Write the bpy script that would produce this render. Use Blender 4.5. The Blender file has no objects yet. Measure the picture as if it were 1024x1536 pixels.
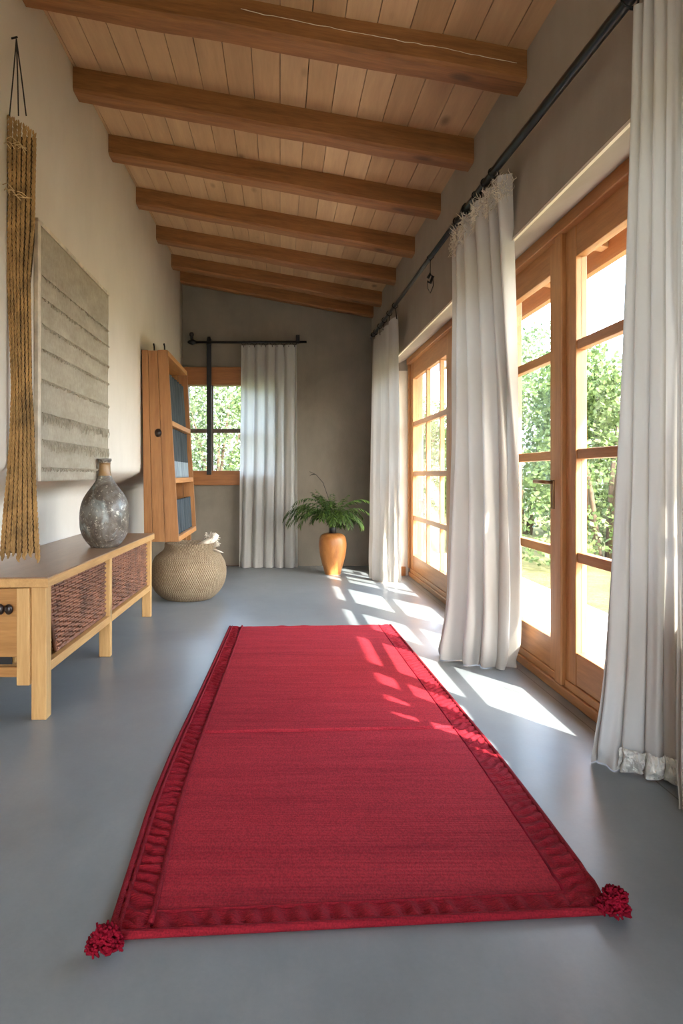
import bpy, bmesh, math, random
from mathutils import Vector, Matrix, noise
R = random.Random(7)
PI = math.pi
sc = bpy.context.scene
C = bpy.context.collection

# ------------------------------------------------------------------ camera
cam_d = bpy.data.cameras.new('camera')
cam_d.sensor_fit = 'HORIZONTAL'; cam_d.sensor_width = 36.0
cam_d.lens = 36.0 * 1000 / 1024
cam_d.shift_x = 92 / 1024; cam_d.shift_y = -56 / 1024
cam_d.clip_start = 0.05
cam = bpy.data.objects.new('camera', cam_d); C.objects.link(cam)
cam.location = (0, 0, 1.0); cam.rotation_euler = (PI / 2, 0, 0)
sc.camera = cam

# ------------------------------------------------------------------ world, sun, exposure
SUN_EL = math.radians(39)
SUN_DIR = Vector((-0.56 * math.cos(SUN_EL), 0.83 * math.cos(SUN_EL), -math.sin(SUN_EL))).normalized()
w = bpy.data.worlds.new('world'); sc.world = w; w.use_nodes = True
wn = w.node_tree.nodes; wl = w.node_tree.links
bg = wn['Background']
sky = wn.new('ShaderNodeTexSky'); sky.sky_type = 'NISHITA'; sky.sun_disc = False
sky.sun_elevation = SUN_EL; sky.sun_rotation = math.atan2(-SUN_DIR.x, -SUN_DIR.y)
sky.air_density = 1.0; sky.dust_density = 3.0; sky.ozone_density = 1.0
mixw = wn.new('ShaderNodeMix'); mixw.data_type = 'RGBA'; mixw.inputs[0].default_value = 0.45
mixw.inputs[7].default_value = (3.5, 4.2, 5.1, 1)
wl.new(sky.outputs[0], mixw.inputs[6]); wl.new(mixw.outputs[2], bg.inputs[0])
bg.inputs[1].default_value = 1.15
sd = bpy.data.lights.new('sun', 'SUN'); sd.energy = 9.5; sd.angle = math.radians(0.6); sd.color = (1.0, 0.94, 0.84)
so = bpy.data.objects.new('sun', sd); C.objects.link(so)
so.rotation_euler = SUN_DIR.to_track_quat('-Z', 'Y').to_euler(); so.location = (4, -4, 6)
sc.view_settings.view_transform = 'Standard'; sc.view_settings.look = 'None'
sc.view_settings.gamma = 1.0; sc.view_settings.use_curve_mapping = False
sc.view_settings.exposure = 1.58
sc.cycles.max_bounces = 10; sc.cycles.diffuse_bounces = 6; sc.cycles.glossy_bounces = 3
sc.cycles.transmission_bounces = 6; sc.cycles.transparent_max_bounces = 16
sc.cycles.caustics_reflective = False; sc.cycles.caustics_refractive = False
sc.cycles.sample_clamp_indirect = 8
sc.cycles.use_denoising = True

# ------------------------------------------------------------------ material helpers
def S(c):
    return tuple(((v / 255) / 12.92 if v / 255 <= 0.04045 else ((v / 255 + 0.055) / 1.055) ** 2.4) for v in c) + (1,)
class MT:
    def __init__(s, name, rough=0.6, spec=0.5):
        s.m = bpy.data.materials.new(name); s.m.use_nodes = True
        s.n = s.m.node_tree.nodes; s.l = s.m.node_tree.links
        s.b = s.n['Principled BSDF']; s.out = s.n['Material Output']
        s.b.inputs['Roughness'].default_value = rough
        s.b.inputs['Specular IOR Level'].default_value = spec
        s.tc = s.n.new('ShaderNodeTexCoord').outputs['Object']
    def mp(s, scale=(1, 1, 1), rot=(0, 0, 0), src=None):
        n = s.n.new('ShaderNodeMapping'); n.inputs['Scale'].default_value = scale; n.inputs['Rotation'].default_value = rot
        s.l.new(src or s.tc, n.inputs[0]); return n.outputs[0]
    def noise(s, scale, detail=4, rough=0.55, vec=None, dist=0.0):
        n = s.n.new('ShaderNodeTexNoise'); n.inputs['Scale'].default_value = scale
        n.inputs['Detail'].default_value = detail; n.inputs['Roughness'].default_value = rough
        n.inputs['Distortion'].default_value = dist
        s.l.new(vec or s.tc, n.inputs['Vector']); return n.outputs['Fac']
    def wave(s, scale, dist=0.0, dirn='X', vec=None, det=2):
        n = s.n.new('ShaderNodeTexWave'); n.bands_direction = dirn; n.inputs['Scale'].default_value = scale
        n.inputs['Distortion'].default_value = dist; n.inputs['Detail'].default_value = det
        s.l.new(vec or s.tc, n.inputs['Vector']); return n.outputs['Fac']
    def ramp(s, fac, stops):
        n = s.n.new('ShaderNodeValToRGB'); e = n.color_ramp.elements
        e[0].position, e[0].color = stops[0]; e[1].position, e[1].color = stops[-1]
        for p, c in stops[1:-1]:
            q = e.new(p); q.color = c
        s.l.new(fac, n.inputs[0]); return n.outputs[0]
    def mix(s, fac, a, b, mode='MIX'):
        n = s.n.new('ShaderNodeMix'); n.data_type = 'RGBA'; n.blend_type = mode
        for v, i in ((fac, 0), (a, 6), (b, 7)):
            if isinstance(v, (float, int)): n.inputs[i].default_value = v
            elif isinstance(v, tuple): n.inputs[i].default_value = v
            else: s.l.new(v, n.inputs[i])
        return n.outputs[2]
    def math(s, op, a, b=0.0, c=None):
        n = s.n.new('ShaderNodeMath'); n.operation = op
        for i, v in enumerate((a, b) if c is None else (a, b, c)):
            if isinstance(v, (float, int)): n.inputs[i].default_value = v
            else: s.l.new(v, n.inputs[i])
        return n.outputs[0]
    def sep(s, vec=None):
        n = s.n.new('ShaderNodeSeparateXYZ'); s.l.new(vec or s.tc, n.inputs[0]); return n.outputs
    def col(s, c):
        if isinstance(c, tuple): s.b.inputs['Base Color'].default_value = c
        else: s.l.new(c, s.b.inputs['Base Color'])
    def bump(s, h, strength=0.3, dist=0.01):
        n = s.n.new('ShaderNodeBump'); n.inputs['Strength'].default_value = strength; n.inputs['Distance'].default_value = dist
        s.l.new(h, n.inputs['Height']); s.l.new(n.outputs[0], s.b.inputs['Normal'])

def wood(name, dark, light, axis, rough=0.5, sc_=1.0, knots=True, spec=0.4, cell=None, shear=0.0):
    t = MT(name, rough, spec)
    k = [9.0, 9.0, 9.0]; k[axis] = 0.7
    src = None
    if shear:
        xs0 = t.sep(); cb = t.n.new('ShaderNodeCombineXYZ')
        t.l.new(xs0[0], cb.inputs[0]); t.l.new(xs0[1], cb.inputs[1]); t.l.new(t.math('MULTIPLY_ADD', xs0[0], shear, xs0[2]), cb.inputs[2]); src = cb.outputs[0]
    v = t.mp(tuple(a * sc_ for a in k), src=src)
    g = t.noise(2.0, 8, 0.62, v, 0.35)
    g2 = t.noise(14.0, 3, 0.6, v)
    f = t.math('MULTIPLY_ADD', g2, 0.35, t.math('MULTIPLY', g, 0.75))
    c = t.ramp(f, [(0.30, S(dark)), (0.72, S(light))])
    big = t.noise(1.3, 2, 0.5)
    c = t.mix(t.math('MULTIPLY', big, 0.35), c, S(tuple(int(q * 0.82) for q in light)))
    if cell:
        xs = t.sep()
        q = t.math('FLOOR', t.math('DIVIDE', xs[cell[0]], cell[1]))
        wn_ = t.n.new('ShaderNodeTexWhiteNoise'); wn_.noise_dimensions = '1D'; t.l.new(q, wn_.inputs['W'])
        c = t.mix(0.55, c, t.ramp(wn_.outputs['Value'], [(0, S((176, 148, 116))), (1, S((208, 182, 148)))]), 'MIX')
        g3 = t.noise(3.0, 5, 0.6, v)
        c = t.mix(0.35, c, t.ramp(g3, [(0.3, S((190, 160, 130))), (0.7, S((235, 215, 190)))]), 'MULTIPLY')
    if knots:
        vo = t.n.new('ShaderNodeTexVoronoi'); vo.inputs['Scale'].default_value = 1.0
        kk = [4.2, 4.2, 4.2]; kk[axis] = 1.9
        t.l.new(t.mp(tuple(kk)), vo.inputs['Vector'])
        kn = t.ramp(vo.outputs['Distance'], [(0.05, (1, 1, 1, 1)), (0.13, (0, 0, 0, 1))])
        c = t.mix(t.math('MULTIPLY', kn, 0.6), c, S(tuple(int(q * 0.45) for q in dark)))
    t.col(c); t.bump(f, 0.18, 0.006)
    return t.m

def plaster(name, a, b, streak=0.3):
    t = MT(name, 0.85, 0.2)
    n1 = t.noise(1.6, 6, 0.6, None, 0.4); n2 = t.noise(7, 6, 0.6, t.mp((1, 1, 0.35)))
    f = t.math('MULTIPLY_ADD', n2, streak, t.math('MULTIPLY', n1, 1 - streak))
    t.col(t.ramp(f, [(0.3, S(a)), (0.7, S(b))]))
    t.bump(t.math('ADD', n2, t.math('MULTIPLY', t.noise(60, 3), 0.15)), 0.25, 0.012)
    return t.m
M = {}
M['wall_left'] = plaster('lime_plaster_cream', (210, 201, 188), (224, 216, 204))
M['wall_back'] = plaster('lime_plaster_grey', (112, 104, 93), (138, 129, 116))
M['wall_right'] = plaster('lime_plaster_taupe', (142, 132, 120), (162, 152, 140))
M['reveal'] = plaster('pale_reveal_plaster', (214, 202, 186), (226, 216, 202))
M['beam'] = wood('honey_beam_wood', (84, 48, 22), (160, 108, 62), 0, 0.6, shear=0.18)
M['plank'] = wood('ceiling_plank_wood', (146, 106, 66), (208, 170, 124), 1, 0.65, 0.8, True, 0.3, (0, 0.1315))
M['oakY'] = wood('console_oak_long', (158, 112, 62), (208, 164, 106), 1, 0.45)
M['oakZ'] = wood('console_oak_upright', (160, 116, 66), (212, 170, 112), 2, 0.45)
M['oakX'] = wood('console_oak_cross', (138, 92, 46), (188, 138, 80), 0, 0.45)
M['oaktop'] = wood('console_top_wood', (128, 98, 74), (160, 126, 98), 1, 0.3, 1.0, False, 0.6)
M['doorY'] = wood('door_wood_rail', (140, 88, 46), (190, 134, 84), 1, 0.4, 1.3, False)
M['doorZ'] = wood('door_wood_stile', (144, 92, 50), (192, 138, 88), 2, 0.4, 1.3, False)
M['winX'] = wood('window_board_wood', (110, 64, 28), (166, 106, 56), 0, 0.5, 1.0, False)
M['caseZ'] = wood('bookcase_plank_wood', (112, 70, 36), (170, 118, 70), 2, 0.55, 0.8, True)
M['caseY'] = wood('bookcase_shelf_wood', (170, 110, 58), (214, 154, 94), 1, 0.5, 1.0, False)
M['mull'] = wood('dark_mullion', (66, 52, 42), (96, 78, 62), 2, 0.5, 1.0, False)

def floor_mat():
    t = MT('polished_concrete', 0.3, 0.5)
    n1 = t.noise(1.1, 7, 0.62, None, 0.5); n2 = t.noise(5, 8, 0.7, t.mp((1, 0.6, 1))); n3 = t.noise(80, 4, 0.7)
    f = t.math('ADD', t.math('MULTIPLY', n1, 0.55), t.math('ADD', t.math('MULTIPLY', n2, 0.35), t.math('MULTIPLY', n3, 0.1)))
    c = t.ramp(f, [(0.33, S((104, 110, 114))), (0.52, S((120, 126, 129))), (0.7, S((136, 141, 143)))])
    x = t.sep()
    def line(v, at, wd): return t.math('LESS_THAN', t.math('ABSOLUTE', t.math('SUBTRACT', v, at)), wd)
    warp = t.math('MULTIPLY', t.math('SUBTRACT', t.noise(3, 2), 0.5), 0.01)
    gx = line(t.math('ADD', x[0], warp), 1.225, 0.0025)
    c = t.mix(t.math('MULTIPLY', gx, 0.75), c, S((50, 48, 46)))
    t.col(c)
    t.l.new(t.math('MULTIPLY_ADD', n2, 0.25, 0.2), t.b.inputs['Roughness'])
    t.bump(n2, 0.08, 0.004)
    return t.m
M['floor'] = floor_mat()

def cloth(name, col, trans=0.35, weave=500):
    t = MT(name, 0.9, 0.1)
    n = t.noise(6, 4, 0.6, t.mp((1, 1, 0.2)))
    cc = t.ramp(n, [(0.3, S(tuple(int(q * 0.95) for q in col))), (0.7, S(col))])
    t.col(cc)
    tr = t.n.new('ShaderNodeBsdfTranslucent'); t.l.new(cc, tr.inputs['Color'])
    ms = t.n.new('ShaderNodeMixShader'); ms.inputs[0].default_value = trans
    t.l.new(t.b.outputs[0], ms.inputs[1]); t.l.new(tr.outputs[0], ms.inputs[2]); t.l.new(ms.outputs[0], t.out.inputs[0])
    t.bump(t.noise(180, 2), 0.12, 0.002)
    return t.m
M['curtain'] = cloth('white_linen', (192, 187, 179), 0.24)
M['sheer'] = cloth('sheer_white_linen', (214, 212, 207), 0.55)

def glass():
    t = MT('window_glass')
    t.n.remove(t.b)
    tr = t.n.new('ShaderNodeBsdfTransparent'); tr.inputs[0].default_value = (0.97, 0.985, 0.98, 1)
    gl = t.n.new('ShaderNodeBsdfGlossy'); gl.inputs['Roughness'].default_value = 0.02
    fc = t.n.new('ShaderNodeLayerWeight'); fc.inputs[0].default_value = 0.5
    p5 = t.math('MULTIPLY_ADD', t.math('POWER', fc.outputs['Facing'], 5.0), 0.6, 0.03)
    ms = t.n.new('ShaderNodeMixShader')
    t.l.new(p5, ms.inputs[0]); t.l.new(tr.outputs[0], ms.inputs[1]); t.l.new(gl.outputs[0], ms.inputs[2])
    t.l.new(ms.outputs[0], t.out.inputs[0]); return t.m
M['glass'] = glass()

def plain(name, c, rough=0.5, metal=0.0, bumpn=0, var=0.12, spec=0.5):
    t = MT(name, rough, spec); t.b.inputs['Metallic'].default_value = metal
    n = t.noise(12, 4)
    t.col(t.ramp(n, [(0.3, S(tuple(int(q * (1 - var)) for q in c))), (0.7, S(tuple(min(255, int(q * (1 + var))) for q in c)))]))
    if bumpn: t.bump(t.noise(bumpn, 3), 0.3, 0.004)
    return t.m
M['iron'] = plain('black_iron', (34, 33, 33), 0.42, 0.6, 60)
M['rod'] = plain('dark_steel_rod', (44, 50, 54), 0.28, 0.8)
M['cord'] = plain('dark_cord', (40, 36, 32), 0.8)
M['brass'] = plain('aged_bronze', (120, 88, 56), 0.35, 0.8)
M['paper'] = plain('white_paper', (238, 238, 236), 0.8)
M['knob'] = plain('dark_wood_knob', (38, 24, 20), 0.35)
M['neck'] = plain('black_collar', (28, 28, 30), 0.5)  # jar neck, and the shade strip under the console drawer
M['stone'] = plain('patio_stone', (208, 202, 192), 0.9, 0, 30, 0.08)
M['roof'] = plain('roof_shell', (120, 100, 84), 0.9)
M['wicker'] = plain('brown_wicker', (122, 80, 58), 0.6, 0, 0, 0.25)
M['rope'] = plain('ochre_jute_rope', (150, 117, 72), 0.9, 0, 220, 0.2)
M['ropecore'] = plain('dark_jute_core', (70, 50, 28), 0.95)  # dark tone for the shade between rope strands
M['twine'] = plain('pale_twine', (200, 170, 122), 0.85)
M['fringe'] = plain('ecru_fringe', (216, 206, 188), 0.9)
M['bark'] = plain('bark', (96, 78, 62), 0.9)

def rug_mat(name, c1, c2, axis_scale, bump):
    t = MT(name, 0.88, 0.15)
    n = t.noise(2.2, 5, 0.6, t.mp((0.5, 5, 1))); n2 = t.noise(14, 4, 0.7, t.mp((0.25, 4, 1)))
    f = t.math('MULTIPLY_ADD', n2, 0.5, t.math('MULTIPLY', n, 0.5))
    c = t.ramp(f, [(0.32, S(c1)), (0.66, S(c2))])
    fleck = t.noise(260, 2, 0.6, t.mp(axis_scale))
    c = t.mix(0.5, c, t.ramp(fleck, [(0.36, (0.3, 0.3, 0.3, 1)), (0.62, (1.1, 1.1, 1.1, 1))]), 'MULTIPLY')
    t.col(c)
    wv = t.wave(55, 0.6, 'Y')
    t.bump(t.math('ADD', t.math('MULTIPLY', wv, 0.6), fleck), bump, 0.003)
    return t.m
M['rug'] = rug_mat('crimson_flatweave', (136, 26, 40), (170, 46, 57), (1, 0.5, 1), 0.55)
M['rugband'] = rug_mat('crimson_ruffled_band', (112, 14, 28), (150, 30, 42), (1, 1, 1), 0.5)
M['rugcord'] = rug_mat('crimson_piping', (112, 14, 27), (138, 28, 40), (1, 1, 1), 0.4)
M['tassel'] = plain('dark_crimson_wool', (104, 10, 28), 0.9, 0, 0, 0.3, 0.1)

def vase_mat():
    t = MT('mottled_stoneware', 0.32, 0.6)
    n = t.noise(9, 8, 0.72, None, 0.8); n2 = t.noise(45, 5, 0.75); n3 = t.noise(5, 3, 0.6, None, 1.5)
    c = t.ramp(n, [(0.36, S((58, 54, 50))), (0.5, S((98, 88, 78))), (0.62, S((120, 118, 112)))])
    c = t.mix(t.ramp(n2, [(0.56, (0, 0, 0, 1)), (0.64, (1, 1, 1, 1))]), c, S((188, 182, 168)))
    c = t.mix(t.math('MULTIPLY', t.ramp(n3, [(0.55, (0, 0, 0, 1)), (0.66, (1, 1, 1, 1))]), 0.6), c, S((150, 165, 165)))
    z = t.sep()[2]
    c = t.mix(t.math('MULTIPLY', t.math('GREATER_THAN', z, 0.41), t.math('LESS_THAN', z, 0.485)), c, S((146, 112, 70)))
    t.col(c); t.bump(n2, 0.35, 0.004); return t.m
M['vase'] = vase_mat()
def pot_mat():
    t = MT('ochre_glazed_clay', 0.38, 0.5)
    n = t.noise(4, 6, 0.6, t.mp((1, 1, 0.5)), 1.0)
    c = t.ramp(n, [(0.32, S((150, 88, 38))), (0.68, S((206, 144, 84)))])
    cr = t.noise(40, 3, 0.7, t.mp((1, 1, 0.1)))
    c = t.mix(t.math('MULTIPLY', t.ramp(cr, [(0.62, (0, 0, 0, 1)), (0.66, (1, 1, 1, 1))]), 0.4), c, S((90, 54, 26)))
    t.col(c); t.bump(n, 0.2, 0.005); return t.m
M['pot'] = pot_mat()
def basket_mat():
    t = MT('seagrass_weave', 0.85, 0.15)
    z = t.sep()
    ang = t.math('ARCTAN2', z[1], z[0])
    row = t.math('MULTIPLY', z[2], 62.0)
    odd = t.math('MULTIPLY', t.math('FLOOR', row), 0.5)
    a = t.math('ADD', t.math('MULTIPLY', ang, 17.0), odd)
    h = t.math('MULTIPLY', t.math('SINE', t.math('MULTIPLY', a, 2 * PI)), t.math('SINE', t.math('MULTIPLY', t.math('FRACT', row), PI)))
    h = t.math('ADD', t.math('MULTIPLY', h, 0.5), 0.5)
    n = t.noise(10, 5, 0.7); n2 = t.noise(120, 3, 0.7)
    c = t.ramp(t.math('MULTIPLY_ADD', n2, 0.6, t.math('MULTIPLY', n, 0.4)), [(0.3, S((160, 136, 106))), (0.7, S((216, 196, 164)))])
    c = t.mix(t.math('MULTIPLY', t.math('SUBTRACT', 1.0, h), 0.85), c, S((92, 64, 42)))
    t.col(c); t.bump(t.math('ADD', h, n2), 1.0, 0.012); return t.m
M['basket'] = basket_mat()
def tapestry_mat():
    t = MT('grey_linen_tapestry', 0.9, 0.1)
    n = t.noise(3, 6, 0.7, t.mp((1, 1, 3))); n2 = t.noise(120, 3, 0.6, t.mp((1, 1, 0.3)))
    f = t.math('MULTIPLY_ADD', n2, 0.35, t.math('MULTIPLY', n, 0.65))
    t.col(t.ramp(f, [(0.32, S((146, 136, 118))), (0.68, S((186, 177, 160)))]))
    t.bump(t.math('ADD', n2, n), 0.5, 0.004); return t.m
M['tapestry'] = tapestry_mat()
M['slat'] = plain('pale_frame_wood', (206, 194, 174), 0.6)
def blue_mat(name, a, b):
    t = MT(name, 0.85, 0.15)
    n = t.noise(9, 5, 0.65, t.mp((1, 3, 0.3)))
    t.col(t.ramp(n, [(0.3, S(a)), (0.7, S(b))])); t.bump(t.noise(150, 2), 0.3, 0.002); return t.m
M['blue'] = blue_mat('slate_blue_cloth', (46, 52, 57), (84, 92, 97))
M['bluelight'] = blue_mat('pale_blue_cloth', (110, 124, 134), (168, 182, 192))
M['olive'] = blue_mat('olive_grey_cloth', (92, 90, 66), (126, 122, 94))
def leaf_mat(name, a, b, tr=0.35, sp=0.3):
    t = MT(name, 0.55, sp)
    oi = t.n.new('ShaderNodeNewGeometry').outputs['Random Per Island']
    cc = t.ramp(oi, [(0.0, S(a)), (1.0, S(b))]); t.col(cc)
    trn = t.n.new('ShaderNodeBsdfTranslucent'); t.l.new(cc, trn.inputs['Color'])
    ms = t.n.new('ShaderNodeMixShader'); ms.inputs[0].default_value = tr
    t.l.new(t.b.outputs[0], ms.inputs[1]); t.l.new(trn.outputs[0], ms.inputs[2]); t.l.new(ms.outputs[0], t.out.inputs[0])
    return t.m
M['leaf'] = leaf_mat('olive_leaf', (54, 72, 34), (122, 142, 84))
M['leaf2'] = leaf_mat('grey_green_leaf', (70, 86, 54), (140, 154, 112))
M['frond'] = leaf_mat('palm_frond_green', (36, 60, 24), (92, 118, 52), 0.25)
def grass_mat():
    t = MT('dry_lawn', 0.95, 0.1)
    n = t.noise(2.5, 8, 0.75); n2 = t.noise(40, 6, 0.8)
    c = t.ramp(t.math('MULTIPLY_ADD', n2, 0.5, t.math('MULTIPLY', n, 0.5)), [(0.35, S((76, 82, 46))), (0.52, S((126, 122, 80))), (0.68, S((172, 162, 124)))])
    t.col(c); t.bump(n2, 0.9, 0.05); return t.m
M['grass'] = grass_mat()

# ------------------------------------------------------------------ geometry helpers
class MB:
    """Collects shapes in world coordinates; build() links them as one mesh object."""
    def __init__(s): s.v = []; s.f = []; s.mi = []; s.cur = 0
    def box(s, x0, x1, y0, y1, z0, z1):
        n = len(s.v)
        s.v += [(x0, y0, z0), (x1, y0, z0), (x1, y1, z0), (x0, y1, z0), (x0, y0, z1), (x1, y0, z1), (x1, y1, z1), (x0, y1, z1)]
        for q in ((0, 3, 2, 1), (4, 5, 6, 7), (0, 1, 5, 4), (1, 2, 6, 5), (2, 3, 7, 6), (3, 0, 4, 7)):
            s.f.append([n + i for i in q]); s.mi.append(s.cur)
        return s
    def hexa(s, p):  # 8 points, same order as box
        n = len(s.v); s.v += [tuple(q) for q in p]
        for q in ((0, 3, 2, 1), (4, 5, 6, 7), (0, 1, 5, 4), (1, 2, 6, 5), (2, 3, 7, 6), (3, 0, 4, 7)):
            s.f.append([n + i for i in q]); s.mi.append(s.cur)
        return s
    def face(s, pts):
        n = len(s.v); s.v += [tuple(p) for p in pts]; s.f.append(list(range(n, n + len(pts)))); s.mi.append(s.cur); return s
    def tube(s, pts, r, k=8, cap=True):
        pts = [Vector(p) for p in pts]; n0 = len(s.v); up = None
        rr = r if isinstance(r, (list, tuple)) else [r] * len(pts)
        for i, p in enumerate(pts):
            d = (pts[min(i + 1, len(pts) - 1)] - pts[max(i - 1, 0)])
            if d.length < 1e-9: d = Vector((0, 0, 1))
            d.normalize()
            if up is None: up = Vector((0, 0, 1)) if abs(d.z) < 0.9 else Vector((1, 0, 0))
            a = up - d * up.dot(d)
            if a.length < 1e-6: a = d.orthogonal()
            a.normalize(); up = a; b = d.cross(a)
            for j in range(k):
                t = 2 * PI * j / k
                s.v.append(tuple(p + (a * math.cos(t) + b * math.sin(t)) * rr[i]))
        for i in range(len(pts) - 1):
            for j in range(k):
                a0 = n0 + i * k + j; a1 = n0 + i * k + (j + 1) % k
                s.f.append([a0, a1, a1 + k, a0 + k]); s.mi.append(s.cur)
        if cap:
            s.f.append([n0 + j for j in range(k)][::-1]); s.mi.append(s.cur)
            s.f.append([n0 + (len(pts) - 1) * k + j for j in range(k)]); s.mi.append(s.cur)
        return s
    def lathe(s, prof, c=(0, 0, 0), k=48, wob=0.0):
        n0 = len(s.v)
        for i, (r, z) in enumerate(prof):
            for j in range(k):
                t = 2 * PI * j / k; rr = r * (1 + wob * noise.noise((math.cos(t) * 1.5, math.sin(t) * 1.5, z * 6)))
                s.v.append((c[0] + rr * math.cos(t), c[1] + rr * math.sin(t), c[2] + z))
        for i in range(len(prof) - 1):
            for j in range(k):
                a0 = n0 + i * k + j; a1 = n0 + i * k + (j + 1) % k
                s.f.append([a0, a1, a1 + k, a0 + k]); s.mi.append(s.cur)
        s.f.append([n0 + j for j in range(k)][::-1]); s.mi.append(s.cur)
        s.f.append([n0 + (len(prof) - 1) * k + j for j in range(k)]); s.mi.append(s.cur)
        return s
    def grid(s, fn, nu, nv):
        n0 = len(s.v)
        for j in range(nv + 1):
            for i in range(nu + 1): s.v.append(tuple(fn(i / nu, j / nv)))
        for j in range(nv):
            for i in range(nu):
                a = n0 + j * (nu + 1) + i
                s.f.append([a, a + 1, a + nu + 2, a + nu + 1]); s.mi.append(s.cur)
        return s
    def build(s, name, mat, parent=None, smooth=False, bevel=0.0, solid=0.0):
        me = bpy.data.meshes.new(name)
        o = bpy.data.objects.new(name, me); C.objects.link(o)
        off = Vector((0, 0, 0)); q = parent
        while q is not None: off += q.location; q = q.parent
        me.from_pydata([(v[0] - off.x, v[1] - off.y, v[2] - off.z) for v in s.v], [], s.f)
        mats = mat if isinstance(mat, (list, tuple)) else [mat]
        for m_ in mats: me.materials.append(m_)
        if len(mats) > 1:
            for p, i in zip(me.polygons, s.mi): p.material_index = i
        if smooth:
            for p in me.polygons: p.use_smooth = True
        if bevel:
            b = o.modifiers.new('bevel', 'BEVEL'); b.width = bevel; b.segments = 2; b.limit_method = 'ANGLE'
        if solid:
            b = o.modifiers.new('solid', 'SOLIDIFY'); b.thickness = solid
        if parent is not None: o.parent = parent
        me.update(); return o
def rehome(o, loc):
    """Move a top-level mesh's origin to loc without moving the mesh."""
    o.data.transform(Matrix.Translation(-Vector(loc))); o.location = loc; return o
def tag(o, label=None, cat=None, group=None, kind=None):
    if label: o['label'] = label
    if cat: o['category'] = cat
    if group: o['group'] = group
    if kind: o['kind'] = kind
    return o
def empty(name, loc, label=None, cat=None, group=None, kind=None):
    o = bpy.data.objects.new(name, None); C.objects.link(o); o.location = loc; o.empty_display_size = 0.1
    return tag(o, label, cat, group, kind)
def struct(o, label, cat='wall'): return tag(o, label, cat, None, 'structure')
def lerp(a, b, t): return a + (b - a) * t
def sstep(t): t = max(0, min(1, t)); return t * t * (3 - 2 * t)
def poly(pts, t):
    """Piecewise linear: pts = [(t, value), ...]."""
    if t <= pts[0][0]: return pts[0][1]
    for (a, p), (b, q) in zip(pts, pts[1:]):
        if t <= b: return p + (q - p) * (t - a) / (b - a)
    return pts[-1][1]

# ------------------------------------------------------------------ the room
XL, XR, YB, Y0 = -1.07, 1.0, 7.3, -2.6
def ceil_z(x, y): return 2.72 + 0.02 * (y - 2.7) + (1.0 - x) * 0.18
fl = MB().box(-1.6, 1.42, Y0 - 0.2, YB + 0.2, -0.12, 0.0).build('floor', M['floor'])
struct(fl, 'smooth grey polished concrete floor', 'floor')
# left wall: upright plaster that sets back below camera height, behind the console
m = MB()
prof = [(XL, 3.6), (XL, 2.0), (XL, 1.06), (XL - 0.004, 1.03), (XL - 0.03, 1.005), (XL - 0.12, 0.97), (XL - 0.25, 0.93), (XL - 0.33, 0.89), (XL - 0.35, 0.84), (XL - 0.35, 0.5), (XL - 0.35, 0.0)]
NY = 40
n0 = len(m.v)
for i in range(NY + 1):
    y = lerp(Y0, YB, i / NY)
    for x, z in prof: m.v.append((x, y, z))
k = len(prof)
for i in range(NY):
    for j in range(k - 1):
        a = i * k + j; m.f.append([a, a + k, a + k + 1, a + 1]); m.mi.append(0)
wl_ = m.build('wall_left', M['wall_left'], smooth=True); sm_ = wl_.modifiers.new('solid', 'SOLIDIFY'); sm_.thickness = 0.12; sm_.offset = 1.0
struct(wl_, 'cream lime plaster wall on the left side')
# back wall with window hole x -1.0..-0.1, z 1.04..1.98
WX0, WX1, WZ0, WZ1 = -1.03, -0.12, 1.0, 2.06
m = MB(); m.box(-1.6, WX0, YB, YB + 0.3, 0, 3.4); m.box(WX1, 1.3, YB, YB + 0.3, 0, 3.4)
m.box(WX0, WX1, YB, YB + 0.3, 0, WZ0); m.box(WX0, WX1, YB, YB + 0.3, WZ1, 3.4)
struct(m.build('wall_back', M['wall_back']), 'grey-brown plaster wall at the far end of the room')
# right wall: thick, with one long opening y OY0..OY1 under a splayed plaster soffit
OY0, OY1, OZ = 0.9, 6.62, 2.02
m = MB()
m.box(XR, 1.42, Y0, OY0, 0, 3.0); m.box(XR, 1.42, OY1, YB, 0, 3.0); m.box(1.315, 1.35, OY0 - 0.01, 2.12, 0, 0.76); m.box(1.315, 1.35, OY0 - 0.01, 2.12, 1.95, 2.3)
for ya, yb in ((OY0 - 0.01, 1.46), (1.76, 1.88)): m.box(1.315, 1.35, ya, yb, 0.76, 1.95)

m.hexa([(XR, OY0, OZ), (1.42, OY0, 2.22), (1.42, OY1, 2.22), (XR, OY1, OZ), (XR, OY0, 3.0), (1.42, OY0, 3.0), (1.42, OY1, 3.0), (XR, OY1, 3.0)])
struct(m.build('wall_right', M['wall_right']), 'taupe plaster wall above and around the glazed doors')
m = MB()
m.hexa([(XR + 0.001, OY0, OZ - 0.012), (1.26, OY0, 2.20), (1.26, OY1, 2.20), (XR + 0.001, OY1, OZ - 0.012), (XR + 0.001, OY0, OZ), (1.26, OY0, 2.215), (1.26, OY1, 2.215), (XR + 0.001, OY1, OZ)])
m.box(XR + 0.001, 1.27, OY1 - 0.012, OY1 + 0.001, 0, 2.03)
struct(m.build('trim_1', M['reveal']), 'pale plaster soffit and jamb lining the door opening', 'trim')
# wall behind the viewer; wide opening added out of view for fill light
m = MB(); m.box(-1.6, -0.95, Y0 - 0.25, Y0, 0, 3.5); m.box(0.95, 1.42, Y0 - 0.25, Y0, 0, 3.5)
m.box(-0.95, 0.95, Y0 - 0.25, Y0, 2.3, 3.5); m.box(-0.95, 0.95, Y0 - 0.25, Y0, 0, 0.15)
struct(m.build('wall_rear', M['wall_left']), 'plaster wall behind the viewer with a wide opening')
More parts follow.
